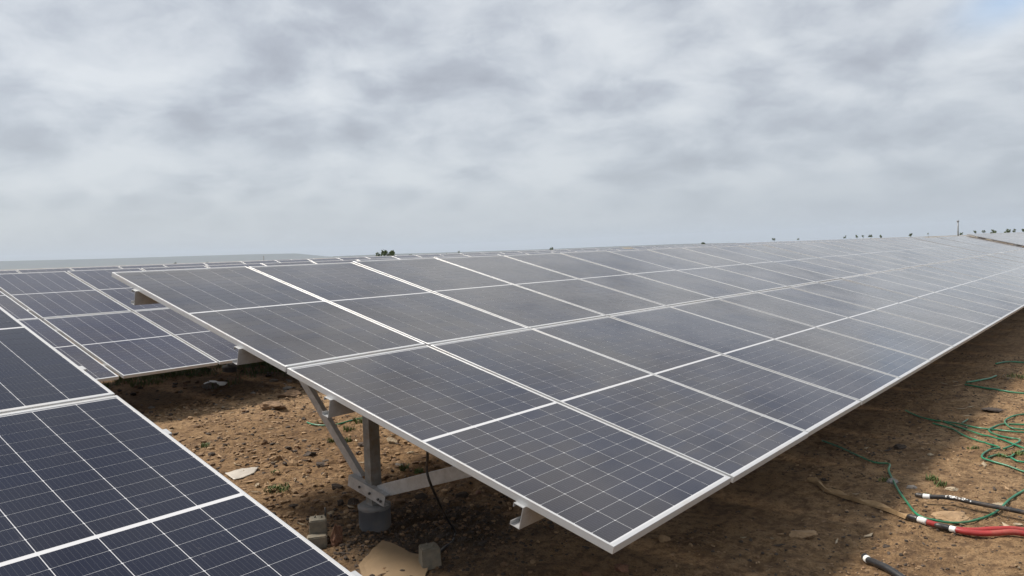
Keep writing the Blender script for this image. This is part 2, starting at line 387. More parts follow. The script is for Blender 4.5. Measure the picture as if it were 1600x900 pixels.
def cell_bm(w, h, ch, z0, z1, bm=None, ox=0, oy=0, mi=0):
    bm = bm or bmesh.new(); a, b = w / 2, h / 2
    pr = [(-a + ch, -b), (a - ch, -b), (a, -b + ch), (a, b - ch), (a - ch, b), (-a + ch, b), (-a, b - ch), (-a, -b + ch)]
    lo = [bm.verts.new((ox + x, oy + y, z0)) for x, y in pr]; hi = [bm.verts.new((ox + x, oy + y, z1)) for x, y in pr]
    bm.faces.new(hi).material_index = mi
    for i in range(8): bm.faces.new((lo[i], lo[(i + 1) % 8], hi[(i + 1) % 8], hi[i])).material_index = mi
    return bm
# cell layout: 6 columns, 12 half cells either side of the white middle bar
CX = [MW / 2 + CELLP * (i - 2.5) for i in range(6)]
HALF = (ML - 2 * FS - 0.021 - 2 * 0.008) / 2
CPY = HALF / 12
CY = [FS + 0.008 + CPY * (j + 0.5) for j in range(12)] + [ML / 2 + 0.0105 + CPY * (j + 0.5) for j in range(12)]
CW, CH = CELLP - 0.0030, CPY - 0.0024
VIOLET = dict(blue=(0.009, 0.010, 0.034), brown=(0.022, 0.018, 0.029), bias=0.0, film_sheen_amt=0.5, ior=1.44)
M_SHEET_V = pv_nodes('glazed_violet_cells', 'sheet', **VIOLET)
def laminate(cells, sheet=None):
    bm = bmesh.new(); box(bm, FL - .004, MW - FL + .004, FS - .004, ML - FS + .004, -0.0085, -0.0030, 0)
    if cells:
        for x in CX:
            for y in CY: cell_bm(CW, CH, 0.0025, -0.0030, -0.0024, bm, x, y, 1)
    return mesh_from_bm('solar_module', bm, [M_BACK, sheet or M_SHEET])
def frame_mesh():
    bm = bmesh.new()
    # short bars run between the long bars, one millimetre apart at the mitre
    for a in ((0, FL, 0, ML), (MW - FL, MW, 0, ML), (FL, MW - FL, 0, FS), (FL, MW - FL, ML - FS, ML)):
        box(bm, a[0] + (0.0004 if a[0] > 0 else 0), a[1] - (0.0004 if a[1] < MW else 0), a[2], a[3], -FD, 0.0)
    bmesh.ops.bevel(bm, geom=list(bm.edges), offset=0.0011, segments=1, affect='EDGES')
    return mesh_from_bm('frame', bm, M_ALU)
ME_FULL, ME_BARE, ME_FRAME = laminate(True), laminate(False), frame_mesh()
ME_FULL_N = laminate(True, M_SHEET_N); ME_FULL_V = laminate(True, M_SHEET_V); ME_CELL_N = mesh_from_bm('cell', cell_bm(CW, CH, 0.0025, -0.0030, -0.0024), M_CELL_N)
ME_CELL = mesh_from_bm('cell', cell_bm(CW, CH, 0.0025, -0.0030, -0.0024), M_CELL)

PUR_H, PUR_W = 0.105, 0.055
def purlin_mesh(length):
    bm = bmesh.new()
    # web faces downslope (-y), flanges reach upslope
    extrude_profile(bm, c_profile(PUR_H, PUR_W, 0.018, 0.003), length)
    return mesh_from_bm('purlin', bm, M_GALV)
RAF_H = 0.085
def rafter_mesh():
    bm = bmesh.new()
    prof = c_profile(RAF_H, 0.05, 0.015, 0.003)
    extrude_profile(bm, prof, LP * 1.72, frame_mat((0.025, 0, 0), (0, 1, 0), (-1, 0, 0)))
    return mesh_from_bm('rafter', bm, M_GALV)
def bar_mesh(name, length, h, w, mat):
    bm = bmesh.new(); extrude_profile(bm, c_profile(h, w, 0.014, 0.003), length); return mesh_from_bm(name, bm, mat)

# one support: all coordinates relative to the table's low left corner on the ground (x along row, y upslope, z up)
SUP_Y = 3.905 - Y0
def under(y, z0, depth): return z0 + y * ST / CT - depth / CT
PROTO = {}
def make_support(root, x, z0, first):
    """post, footing, rafter, two braces, bracket with bolts"""
    parts = []
    raf_d = FD + PUR_H + 0.001
    if z0 not in PROTO:
        d = {}
        # footing
        bm = bmesh.new()
        n = 28; prof = ((0.106, -0.25), (0.105, 0.0), (0.103, 0.005), (0.103, 0.118), (0.107, 0.126), (0.107, 0.140), (0.098, 0.147), (0.0, 0.150))
        rings = []
        for r, z in prof[:-1]:
            rings.append([bm.verts.new((r * math.cos(2 * math.pi * k / n) * (1 + .012 * math.sin(3 * k + z * 40)), r * math.sin(2 * math.pi * k / n), z + (.003 * math.sin(k * 1.3) if z > .12 else 0))) for k in range(n)])
        for i in range(len(rings) - 1):
            for k in range(n):
                f = bm.faces.new((rings[i][k], rings[i][(k + 1) % n], rings[i + 1][(k + 1) % n], rings[i + 1][k])); f.smooth = True
        bm.faces.new(rings[-1])
        for f in bm.faces:
            if f.calc_center_median().z < .121: f.material_index = 1
        d['pier'] = mesh_from_bm('pier', bm, [M_CONC, M_SLEEVE])
        # post: lipped C section standing up
        top = under(SUP_Y, z0, raf_d + RAF_H * 0.4)
        bm = bmesh.new(); extrude_profile(bm, c_profile(0.085, 0.06, 0.016, 0.003), top - 0.10, frame_mat((0.0425, -0.03, 0.10), (0, 0, 1), (0, 1, 0)))
        for zz in (0.42, 0.50, 0.58, 0.66):      # punched holes read as small dark plugs
            pass
        d['post'] = mesh_from_bm('post', bm, M_ZINC)
        d['rafter'] = rafter_mesh()
        # braces
        def brace(y0, za, y1, zb, h, w, side):
            v = Vector((0, y1 - y0, zb - za)); L = v.length
            bm = bmesh.new()
            extrude_profile(bm, c_profile(h, w, 0.014, 0.003), L, frame_mat((side, y0, za), v, (1, 0, 0)))
            return mesh_from_bm('brace', bm, M_GALV)
        yu = 4.93 - Y0; yl = 2.62 - Y0
        d['brace_up'] = brace(SUP_Y + 0.09, 0.315, yu, under(yu, z0, raf_d + 0.03) + 0.045, 0.055, 0.036, -0.02)
        d['brace_down'] = brace(SUP_Y - 0.09, 0.205, yl, under(yl, z0, raf_d + 0.05), 0.080, 0.040, -0.025)
        # bracket plate gripping the post just above the footing, laid parallel to the modules
        bm = bmesh.new()
        a = Vector((0, 1, 0.225)).normalized()
        mt = frame_mat((-0.022, SUP_Y - 0.17, 0.172), a, (-1, 0, 0))
        prof = [(0, 0), (0.045, 0), (0.045, 0.004), (0.004, 0.004), (0.004, 0.071), (0.045, 0.071), (0.045, 0.075), (0, 0.075)]
        prof = [(0.045 - p[0], p[1]) for p in prof]
        extrude_profile(bm, prof, 0.36, mt)
        d['bracket'] = mesh_from_bm('bracket', bm, M_GALV)
        bm = bmesh.new()
        bmesh.ops.create_cone(bm, cap_ends=True, segments=6, radius1=0.009, radius2=0.008, depth=0.010)
        d['bolt'] = mesh_from_bm('bolt', bm, M_BOLT)
        d['bolt_at'] = [mt @ Vector((q, 0.045 + 0.005, zz)) for q, zz in ((0.03, 0.028), (0.055, 0.030), (0.14, 0.036), (0.24, 0.040))]
        d['bolt_rot'] = (0, R(90), 0)
        PROTO[z0] = d
    d = PROTO[z0]
    def put(name, me, loc, rot=(0, 0, 0), par=root):
        o = bpy.data.objects.new(name, me); o.location = loc; o.rotation_euler = rot; link(o, par); return o
    put('pier', d['pier'], (x, SUP_Y, -root.location.z * 0))
    put('post', d['post'], (x, SUP_Y, 0))
    put('rafter', d['rafter'], (x, 0.14 * LP * CT, under(0.14 * LP * CT, z0, raf_d + RAF_H)), (TILT, 0, 0))
    put('brace', d['brace_up'], (x, 0, 0)); put('brace', d['brace_down'], (x, 0, 0))
    b = put('bracket', d['bracket'], (x, 0, 0))
    if first:
        for p in d['bolt_at']: put('bolt', d['bolt'], p, d['bolt_rot'], b)

def solar_table(x, y, dz, cols, label, pitch=WP, extra=None, supports=(), near=(), seed=0, jog=True, navy=False, violet=False):
    rnd = random.Random(seed)
    root = empty('solar_table', (x, y, 0)); z0 = round(Z0 + dz, 4)
    tag(root, label, 'solar table', 'tilted solar tables of the array')
    for c in range(cols):
        ox = c * pitch + (pitch - MW) / 2 + (extra(c) if extra else 0.0)
        for r in range(2):
            isnear = (c, r) in near
            o = bpy.data.objects.new('solar_module', ME_BARE if isnear else (ME_FULL_N if navy else ME_FULL_V if violet else ME_FULL))
            v = r * LP + 0.0
            jx = (rnd.uniform(-.004, .004)) if jog else 0.0
            jy = rnd.uniform(-.004, .004) if jog else 0.0
            o.location = (ox + jx, v * CT + jy, z0 + v * ST)
            o.rotation_euler = (TILT + R(rnd.gauss(0, 0.10)), R(rnd.gauss(0, 0.10)), 0)
            link(o, root)
            f = bpy.data.objects.new('frame', ME_FRAME); link(f, o)
            if isnear:
                for cx in CX:
                    for cy in CY:
                        q = bpy.data.objects.new('cell', ME_CELL_N if navy else ME_CELL); q.location = (cx, cy, 0); link(q, o)
    tot = cols * pitch + (extra(cols - 1) if extra else 0.0)
    pm = purlin_mesh(tot + 0.06)
    for v in (0.2, 0.8, 1.2, 1.8):
        d = v * LP; o = bpy.data.objects.new('purlin', pm)
        # top flange just under the module frames
        hgt_n = -(FD + PUR_H + 0.0008)
        o.location = (-0.012, d * CT - hgt_n * ST * 1.0, z0 + d * ST + hgt_n * CT); o.rotation_euler = (TILT, 0, 0); link(o, root)
    for i, sx in enumerate(supports): make_support(root, sx, z0, i < 3)
    return root

solar_table(X0, Y0, 0.0, 30, 'long solar table in the middle, running from the near corner away to the right',
            supports=[3.24 - X0 + 3.43 * k for k in range(10)], near=((0, 0), (0, 1)), seed=1)
LX = X0 - 0.823 * WP
solar_table(LX - 9 * WP, Y0, 0.0, 9, 'nearest solar table at bottom left with dark blue modules cut by the frame',
            supports=[9 * WP - 0.62 - 3.43 * k for k in range(3)], near=((8, 0), (8, 1)), seed=2, navy=True)
solar_table(X0 + 30.06 * WP, Y0, 0.07, 26, 'far solar table past the end of the long middle one, at the right edge',
            supports=[0.6 + 3.43 * k for k in range(8)], seed=3)
P2 = 1.150
K2 = 11
pier2 = at_x(360, 597, 1.0); 
d2 = ray(360, 597); t2 = (Y0 + ROW + SUP_Y) / d2.y; px2 = d2.x * t2
x2 = X0 + 1.208 - 0.008 - K2 * P2
s2 = px2 - x2
solar_table(x2, Y0 + ROW, -0.02, 34, 'solar table of the second row, seen behind the gap at left', pitch=P2, extra=lambda c: 0.018 if c >= K2 else 0.0,
            supports=[s2 + 3.43 * k for k in range(-3, 8)], seed=4, violet=True)
solar_table(x2 + 34 * P2 + 0.9, Y0 + ROW, 0.0, 28, 'far solar table continuing the second row behind the middle table',
            supports=[0.6 + 3.43 * k for k in range(9)], seed=5, violet=True)
solar_table(-6.0, Y0 + 2 * ROW, 0.02, 34, 'solar table of the third row, a thin strip below the hazy hill', supports=[0.6 + 3.43 * k for k in range(11)], seed=6, violet=True)
solar_table(-6.0 + 34 * WP + 0.9, Y0 + 2 * ROW, 0.03, 34, 'far solar table continuing the third row to the right', supports=[0.6 + 3.43 * k for k in range(11)], seed=7, violet=True)
solar_table(-4.0, Y0 + 3 * ROW, 0.02, 40, 'solar table of the fourth row, only its top edge showing', supports=[0.6 + 3.43 * k for k in range(13)], seed=8, violet=True)

# ------------------------------------------------------------------ stones
def stone_mesh(name, size, flat, seed, mat, sub=2, sharp=0.30):
    rr = random.Random(seed); bm = bmesh.new(); bmesh.ops.create_icosphere(bm, subdivisions=sub, radius=1.0)
    o = Vector((rr.uniform(0, 90), rr.uniform(0, 90), rr.uniform(0, 90)))
    planes = [(Vector((rr.gauss(0, 1), rr.gauss(0, 1), rr.gauss(0, .7))).normalized(), rr.uniform(.42, .8)) for _ in range(13)]
    for v in bm.verts:
        p = v.co.copy(); p *= 1 + sharp * noise.noise(p * 1.3 + o)
        for nn, dd in planes:
            e = p.dot(nn) - dd
            if e > 0: p -= nn * e
        p *= 1 + 0.16 * noise.noise(p * 4.5 + o) + 0.07 * noise.noise(p * 11 + o)
        v.co = Vector((p.x * size[0], p.y * size[1], p.z * size[2] * flat))
    return mesh_from_bm(name, bm, mat)
SG = 'loose stones on the soil'
def stone(px, py, wpx, hpx, mat, label, flat=1.0, seed=0, name='stone', aspect=1.0, cat='stone', group=SG):
    p = gpt(px, py + hpx * 0.35); depth = (p - EYE).dot(CF); w = wpx * depth / FPX / 2; h = hpx * depth / FPX / 2
    me = stone_mesh(name, (w, w * aspect, h), flat, seed, M_ST[mat], 4 if wpx > 22 else 3)
    o = bpy.data.objects.new(name, me); o.location = p + Vector((0, 0, h * 0.22)); o.rotation_euler = (0, 0, math.atan2(CR.y, CR.x) + random.uniform(-.3, .3)); link(o)
    tag(o, label, cat, group)
SL = [
 (415, 687, 17, 15, 'brown', 'squarish brown stone alone on the bright sandy strip left of the brace'),
 (396, 668, 8, 7, 'dark', 'small dark stone on the sand up-left of the squarish brown stone'),
 (307, 667, 15, 10, 'brown', 'brown stone at the left edge of the sunlit sand, beside the near table'),
 (476, 653, 11, 10, 'dark', 'dark pointed stone on the sand left of the green cable and brace'),
 (450, 698, 16, 7, 'dark', 'flat dark stone right of the squarish brown stone'),
 (483, 710, 26, 9, 'dark', 'long flat dark stone left of the slanting brace'),
 (503, 727, 30, 9, 'dark', 'broad dark stone just below the long flat one beside the brace'),
 (387, 723, 13, 7, 'dark', 'dark low stone just above the white plastic scrap'),
 (370, 713, 8, 7, 'dark', 'tiny dark stone up-left of the white plastic scrap'),
 (526, 761, 28, 12, 'dark', 'dark slab-like stone left of the bracket on the post'),
 (434, 716, 24, 12, 'tan', 'flat sand-brown stone in the middle of the bright sand'),
 (403, 760, 13, 9, 'pale', 'pale stone against the edge of the near table below the plastic scrap'),
 (425, 633, 56, 20, 'brown', 'broad flat brown rock at the edge of the second row shade'),
 (458, 613, 46, 16, 'brown', 'long low rock in shade under the left edge of the middle table'),
 (333, 602, 36, 14, 'grey', 'pale grey rock in deep shade below the second row post'),
 (282, 610, 12, 8, 'grey', 'small pale rock in deep shade left of the pale grey one'),
 (526, 828, 30, 54, 'red', 'tall reddish rock between the left concrete block and the footing'),
 (554, 779, 24, 18, 'dark', 'dark lump of rock directly left of the concrete footing'),
 (531, 785, 15, 12, 'dark', 'smaller dark lump left of the footing beside the dark lump of rock'),
 (614, 687, 30, 14, 'pale', 'whitish stone right of the post under the module edge'),
 (641, 708, 17, 10, 'pale', 'pale angular stone on the brown soil right of the post'),
 (625, 725, 24, 8, 'grey', 'flat grey stone right of the post above the low brace'),
 (516, 802, 14, 7, 'pale', 'little whitish chip right behind the left concrete block'),
 (724, 772, 26, 14, 'dark', 'dark rounded rock in shade below the low brace'),
 (620, 865, 0, 0, None, None),
 (1036, 838, 24, 14, 'tan', 'tan flake of rock in shade below the near corner'),
 (970, 888, 34, 16, 'red', 'reddish rock at the bottom edge below the near corner'),
 (915, 893, 22, 12, 'red', 'small reddish rock at the bottom edge left of the larger one'),
 (1250, 833, 52, 14, 'tan', 'low tan lump of earth in the shade right of the near corner'),
 (1490, 806, 66, 16, 'tan', 'tan earthy block lying under the long black cable'),
 (1489, 766, 28, 9, 'pale', 'pale flat flake above the long black cable'),
 (1454, 714, 17, 6, 'pale', 'pale chip on bare soil left of the green coils'),
 (1395, 752, 26, 12, 'grey', 'grey flake beside the bend of the green cable'),
 (1425, 760, 24, 9, 'grey', 'grey flake right of the bend of the green cable'),
 (1405, 700, 24, 12, 'dark', 'dark broken crust on soil above the green cable bend'),
 (1385, 851, 18, 8, 'dark', 'dark stone above the short black cable end at the bottom'),
 (1560, 790, 28, 5, 'pale', 'pale straw-coloured flake behind the long black cable'),
 (1590, 822, 18, 6, 'pale', 'pale flake between the black and red cables at the right edge'),
 (1555, 644, 40, 8, 'dark', 'row of dark crumbs on soil above the green coils'),
]
for i, s in enumerate(SL):
    if s[4] is None: continue
    stone(*s, seed=100 + i, flat=1.0, aspect=0.8)

# loose clods and pebbles: nobody could count them
def clods(name, mats, count, seed, area):
    rr = random.Random(seed); protos = []
    for k in range(9):
        bm = bmesh.new(); bmesh.ops.create_icosphere(bm, subdivisions=1, radius=1.0)
        vs = [v.co * rr.uniform(.6, 1.1) for v in bm.verts]; fs = [[v.index for v in f.verts] for f in bm.faces]; bm.free(); protos.append((vs, fs))
    V, F, MI = [], [], []
    for i in range(count):
        p = area(rr)
        if p is None: continue
        x, y, s = p
        vs, fs = protos[rr.randrange(9)]; a = rr.uniform(0, 6.28); ca, sa = math.cos(a), math.sin(a); b = len(V)
        sx, sy, sz = s * rr.uniform(.7, 1.5), s * rr.uniform(.6, 1.0), s * rr.uniform(.4, .8); z = hgt(x, y) + sz * 0.25
        for v in vs: V.append((x + (v.x * sx * ca - v.y * sy * sa), y + (v.x * sx * sa + v.y * sy * ca), z + v.z * sz))
        mi = rr.randrange(len(mats))
        for f in fs: F.append([q + b for q in f]); MI.append(mi)
    me = bpy.data.meshes.new(name); me.from_pydata(V, [], F)
    for mm in mats: me.materials.append(mm)
    me.polygons.foreach_set('material_index', MI)
    o = link(bpy.data.objects.new(name, me)); o['kind'] = 'stuff'; return o
def area_back(rr):
    x = rr.uniform(2.5, 8.5); y = rr.uniform(2.6, 9.3)
    if noise.noise(Vector((x * 1.1, y * 1.1, 4))) < rr.uniform(-.7, .45): return None
    return x, y, 0.005 + 0.030 * rr.random() ** 3.8
def area_front(rr):
    x = rr.uniform(3.4, 13.0); y = rr.uniform(0.1, 2.2)
    if noise.noise(Vector((x * 1.3, y * 1.3, 8))) < rr.uniform(-.6, .5): return None
    return x, y, 0.0035 + 0.014 * rr.random() ** 3.4
def area_pier(rr):
    a = rr.gauss(0, .36); b = rr.gauss(0, .36)
    return 3.33 + a, 3.6 + b, 0.006 + 0.014 * rr.random() ** 2
def area_far(rr):
    x = rr.uniform(4.2, 11.0); y = rr.uniform(8.8, 13.0); return x, y, 0.015 + 0.05 * rr.random() ** 3
tag(clods('soil_clods', [M_ST['brown'], M_ST['tan'], M_ST['dark'], M_ST['brown'], M_ST['tan']], 22000, 11, area_back), 'loose brown clods and pebbles strewn over the soil between the rows', 'clods')
def area_lumps(rr):
    x = rr.uniform(2.6, 8.0); y = rr.uniform(3.6, 9.0)
    if noise.noise(Vector((x * 1.6, y * 1.6, 14))) < rr.uniform(-.2, .5): return None
    return x, y, 0.022 + 0.035 * rr.random() ** 2.2
tag(clods('earth_lumps', [M_ST['brown'], M_ST['tan'], M_ST['tan'], M_ST['dark'], M_ST['red']], 420, 17, area_lumps), 'larger broken lumps of dry earth between the rows', 'earth lumps')
tag(clods('soil_crumbs', [M_ST['brown'], M_ST['tan'], M_ST['dark'], M_ST['dark'], M_ST['brown']], 20000, 12, area_front), 'fine crumbs of soil strewn over the bare ground at right', 'clods')
tag(clods('dark_spoil', [M_ST['dark'], M_ST['dark'], M_ST['dark'], M_ST['brown']], 2600, 13, area_pier), 'dark grey gravelly spoil heaped round the concrete footing', 'spoil')
tag(clods('rubble', [M_ST['dark'], M_ST['brown'], M_ST['grey']], 700, 14, area_far), 'rubble and clods in the shade under the second row', 'rubble')

def litter():
    rr = random.Random(31); V, F, MI = [], [], []
    def flake(x, y, s):
        a = rr.uniform(0, 6.28); L, w = s * rr.uniform(.8, 2.2), s * rr.uniform(.12, .5); z = hgt(x, y) + .004; t = rr.uniform(-.006, .012); b = len(V)
        d, e = Vector((math.cos(a), math.sin(a), 0)), Vector((-math.sin(a), math.cos(a), 0)); p = Vector((x, y, z)); up = Vector((0, 0, 1))
        top = [p - d * L + up * .003, p - e * w, p + d * L + up * (.004 + t), p + e * w + up * t * .5]
        V.extend([tuple(q + up * .004) for q in top] + [tuple(q) for q in top]); m = rr.randrange(3)
        for q in ((0, 1, 2, 3), (7, 6, 5, 4), (0, 4, 5, 1), (1, 5, 6, 2), (2, 6, 7, 3), (3, 7, 4, 0)): F.append([b + k for k in q]); MI.append(m)
    for i in range(700):
        x, y = rr.uniform(4.2, 12), rr.uniform(.2, 2.0)
        if noise.noise(Vector((x * 1.7, y * 1.7, 3))) > rr.uniform(-.1, .5): flake(x, y, .012 + .03 * rr.random() ** 2)
    for i in range(450): flake(rr.uniform(2.8, 7), rr.uniform(4.2, 9), .012 + .03 * rr.random() ** 2)
    me = bpy.data.meshes.new('litter'); me.from_pydata(V, [], F)
    for mm in (M_ST['pale'], M_ST['tan'], M_ST['dark']): me.materials.append(mm)
    me.polygons.foreach_set('material_index', MI)
    tag(link(bpy.data.objects.new('litter', me)), 'straw-like flakes and chips scattered on the soil', 'litter', None, 'stuff')
litter()

# ------------------------------------------------------------------ grass
def grass():
    rr = random.Random(5); V, F = [], []
    def tuft(p, rad, n, h):
        for i in range(n):
            a = rr.uniform(0, 6.28); r = rad * math.sqrt(rr.random()); x, y = p.x + r * math.cos(a), p.y + r * math.sin(a); z = hgt(x, y)
            d = rr.uniform(0, 6.28); hh = h * rr.uniform(.5, 1.2); ln = hh * rr.uniform(.3, 1.0); w = 0.003 + hh * 0.035
            dx, dy = math.cos(d), math.sin(d); b = len(V)
            V.extend([(x - dy * w, y + dx * w, z), (x + dy * w, y - dx * w, z), (x + dx * ln * .4 + dy * w * .8, y + dy * ln * .4 - dx * w * .8, z + hh * .65), (x + dx * ln * .4 - dy * w * .8, y + dy * ln * .4 + dx * w * .8, z + hh * .65), (x + dx * ln, y + dy * ln, z + hh)])
            F.extend([(b, b + 1, b + 2, b + 3), (b + 3, b + 2, b + 4)])
    for px, py, rpx, n, h in ((438, 768, 16, 90, .035), (425, 770, 12, 60, .03), (320, 698, 6, 40, .04), (432, 742, 8, 40, .03), (540, 690, 10, 60, .04), (520, 690, 9, 50, .04),
                              (560, 660, 10, 50, .05), (500, 660, 12, 30, .03), (632, 737, 8, 50, .05), (655, 740, 7, 40, .04), (545, 672, 10, 50, .05), (1455, 753, 10, 60, .03), (1448, 776, 7, 40, .03),
                              (1470, 762, 10, 40, .03), (1385, 755, 10, 40, .025), (1565, 718, 8, 40, .03), (1590, 715, 8, 40, .03), (200, 598, 22, 160, .10), (250, 594, 30, 200, .10), (300, 590, 25, 120, .09), (230, 604, 25, 140, .09),
                              (400, 575, 25, 140, .10), (440, 580, 25, 100, .08), (1520, 705, 9, 40, .025), (1590, 590, 14, 60, .04)):
        p = gpt(px, py); tuft(p, rpx * (p - EYE).dot(CF) / FPX, n, h)
    for i in range(2600):
        x = rr.uniform(4.5, 10.5); y = rr.uniform(9.9, 12.6)
        if noise.noise(Vector((x * .9, y * .9, 2))) > rr.uniform(-.2, .5): tuft(Vector((x, y, 0)), .07, 6, .08)
    me = bpy.data.meshes.new('grass'); me.from_pydata(V, [], F); me.materials.append(M_GRASS)
    o = link(bpy.data.objects.new('grass', me)); tag(o, 'sparse green grass tufts on the dry soil', 'grass', None, 'stuff')
grass()

# ------------------------------------------------------------------ cables and hoses
def ground_path(px_pts, lift, n=8, wob=0.0):
    pts = [gpt(*p) for p in px_pts]
    out = smooth_path(pts, n)
    hs = [hgt(p.x, p.y) for p in out]
    for i, p in enumerate(out):
        w = hs[max(0, i - 7):i + 8]; p.z = max(sum(w) / len(w) + 0.004, hs[i] - 0.004) + lift + wob * (0.5 + 0.5 * noise.noise(Vector((i * 0.11, p.x, 1))))
    return out
def green(px_pts, label, rad=0.0075, wob=0.006):
    bm = bmesh.new(); tube(bm, ground_path(px_pts, rad * 0.9, 8, wob), rad, 8)
    o = obj('green_cable', bm, M_GREEN); tag(o, label, 'cable', 'thin green cables on the ground')
green([(1285, 690), (1310, 700), (1338, 714), (1365, 727), (1388, 730), (1390, 735), (1389, 743), (1402, 768), (1416, 787), (1434, 808), (1460, 815), (1490, 818), (1520, 817), (1545, 811), (1562, 802), (1578, 788), (1600, 773), (1640, 748)],
      'green cable bending down past the tan strap and looping under the black cable')
green([(1415, 643), (1440, 653), (1465, 659), (1500, 664), (1530, 671), (1562, 675), (1590, 679), (1640, 683)], 'straightest green cable across the top of the tangle at right')
green([(1458, 664), (1472, 668), (1490, 673), (1503, 680), (1520, 689), (1545, 698), (1562, 705), (1548, 709), (1537, 716), (1535, 722), (1550, 728), (1575, 734), (1600, 741), (1640, 752)], 'green cable doubling back in a sharp loop at the bottom of the tangle')
green([(1503, 664), (1512, 658)], 'short green cable end sticking up from the straight cable', 0.007, 0.02)
green([(1640, 668), (1600, 667), (1575, 666), (1558, 669), (1545, 676), (1560, 684), (1580, 690), (1594, 693), (1582, 701), (1568, 706)], 'green cable arching at the right edge and crossing the sharp loop')
green([(1580, 722), (1590, 727), (1610, 729), (1640, 730)], 'short green cable piece at the right edge below the crossing', 0.0075)
green([(1510, 600), (1528, 597), (1545, 592), (1557, 587)], 'short green cable on soil up the slope near the shade of the middle table', 0.010)
green([(1508, 605), (1530, 609), (1555, 613), (1580, 617), (1640, 622)], 'long faded green cable below the short one near the middle table', 0.010)
green([(1556, 572), (1575, 569), (1600, 570), (1640, 571)], 'farthest green cable at the right edge by the middle table', 0.010)
green([(1640, 676), (1600, 674), (1578, 671), (1570, 662), (1583, 655), (1605, 652), (1640, 655)], 'green cable curling up in a loop at the right edge above the arch')
green([(1476, 661), (1510, 672), (1540, 684), (1570, 694), (1600, 706), (1640, 718)], 'green cable running slanting down across the middle of the tangle')
green([(1545, 721), (1562, 716), (1578, 719), (1592, 712), (1640, 700)], 'short wavy green cable inside the sharp loop')
green([(480, 662), (492, 665), (512, 666), (535, 663), (560, 656), (580, 652)], 'dark green cable on the sand behind the slanting brace', 0.0085)

def power_cable(px_pts, rad, mat, label, tip=0.10, tape=(0.10, 0.19), lift=0.0, white=True, mark=None):
    path = ground_path(px_pts, rad + lift, 14)
    L = [0.0]
    for a, b in zip(path, path[1:]): L.append(L[-1] + (b - a).length)
    def cut(s0, s1, k=14):
        out = []
        for i in range(k + 1):
            s = s0 + (s1 - s0) * i / k
            j = max(0, min(len(L) - 2, next((q for q in range(len(L) - 1) if L[q + 1] >= s), len(L) - 2)))
            t = (s - L[j]) / max(1e-6, L[j + 1] - L[j]); out.append(path[j].lerp(path[j + 1], t))
        return out
    root = empty('power_cable', path[0]); inv = Matrix.Translation(-path[0])
    tag(root, label, 'cable', 'thick power cables with taped ends')
    def part(name, pts, r, mt):
        bm = bmesh.new(); tube(bm, pts, r, 12)
        for v in bm.verts: v.co = inv @ v.co
        return obj(name, bm, mt, root)
    part('sheath', cut(tape[0] * 0.6, L[-1], 40), rad, mat)
    part('end_cap', cut(0, tip, 10), [rad * q for q in (.25, .7, .95, 1.08, 1.12, 1.12, 1.10, 1.12, 1.14, 1.12, 1.10)], M_BLACK)
    if white: part('tape', cut(tape[0], tape[1], 6), [rad * q for q in (1.06, 1.13, 1.10, 1.14, 1.10, 1.12, 1.05)], M_TAPE)
    if mark:
        pts = cut(mark[0], mark[1], 24); bm = bmesh.new(); rr = random.Random(4)
        for i in range(24):
            if rr.random() < .3: continue
            a, b = pts[i] + inv.translation, pts[i + 1] + inv.translation; t = (b - a).normalized(); sd_ = t.cross(Vector((0, 0, 1))).normalized()
            for k in range(-2, 3):
                if rr.random() < .4: continue
                f0, f1 = .35 + k * .3, .35 + (k + 1) * .3
                q = [(sd_ * math.sin(f) + Vector((0, 0, math.cos(f)))) * rad * 1.03 for f in (f0, f1)]
                bm.faces.new([bm.verts.new(c) for c in (a + q[0], b + q[0], b + q[1], a + q[1])])
        obj('marking', bm, M_TAPE, root)
    return root
power_cable([(1429, 786), (1450, 790), (1480, 794), (1515, 800), (1560, 808), (1600, 815), (1660, 826)], 0.015, M_BLACK, 'long black power cable with taped end above the red cables', 0.055, (0.05, 0.095), 0.035, True, (0.17, 0.33))
power_cable([(1417, 811), (1440, 819), (1470, 825), (1510, 831), (1560, 835), (1600, 838), (1660, 843)], 0.017, M_RED, 'red power cable with the foremost black tip touching the tan strap', 0.085, (0.08, 0.135), 0.004)
power_cable([(1459, 824), (1480, 828), (1510, 835), (1560, 841), (1600, 845), (1660, 851)], 0.017, M_RED, 'second red power cable lying against the first with its tip set back', 0.09, (0.085, 0.125), 0.006)
power_cable([(1350, 872), (1358, 881), (1372, 892), (1390, 904), (1430, 930)], 0.018, M_BLACK, 'short black power cable end at the bottom edge', 0.04, (0.038, 0.075), 0.004)

def strap():
    path = ground_path([(1262, 755), (1278, 759), (1290, 768), (1310, 774), (1335, 783), (1365, 793), (1395, 803), (1418, 812)], 0.008, 8)
    bm = bmesh.new(); prev = None; n = len(path)
    for i, p in enumerate(path):
        t = (path[min(i + 1, n - 1)] - path[max(i - 1, 0)]).normalized(); s = Vector((-t.y, t.x, 0)).normalized()
        w = (0.018 + 0.006 * noise.noise(p * 9)) * (0.5 + min(1, i / 5) * .5); tw = 0.010 * math.sin(i * 0.35)
        ring = [bm.verts.new(p + s * w + Vector((0, 0, 0.004 + tw * .5))), bm.verts.new(p + s * w * .8 + Vector((0, 0, .018 + tw))), bm.verts.new(p - s * w * .8 + Vector((0, 0, .016 - tw))), bm.verts.new(p - s * w + Vector((0, 0, -.004)))]
        if prev:
            for k in range(4): bm.faces.new((prev[k], prev[(k + 1) % 4], ring[(k + 1) % 4], ring[k]))
        else: bm.faces.new(ring)
        prev = ring
    bm.faces.new(list(reversed(prev)))
    bmesh.ops.recalc_face_normals(bm, faces=bm.faces)
    tag(obj('strap', bm, M_STRAP), 'dusty tan strap on bare soil leading to the tip of the red cable', 'strap')
strap()

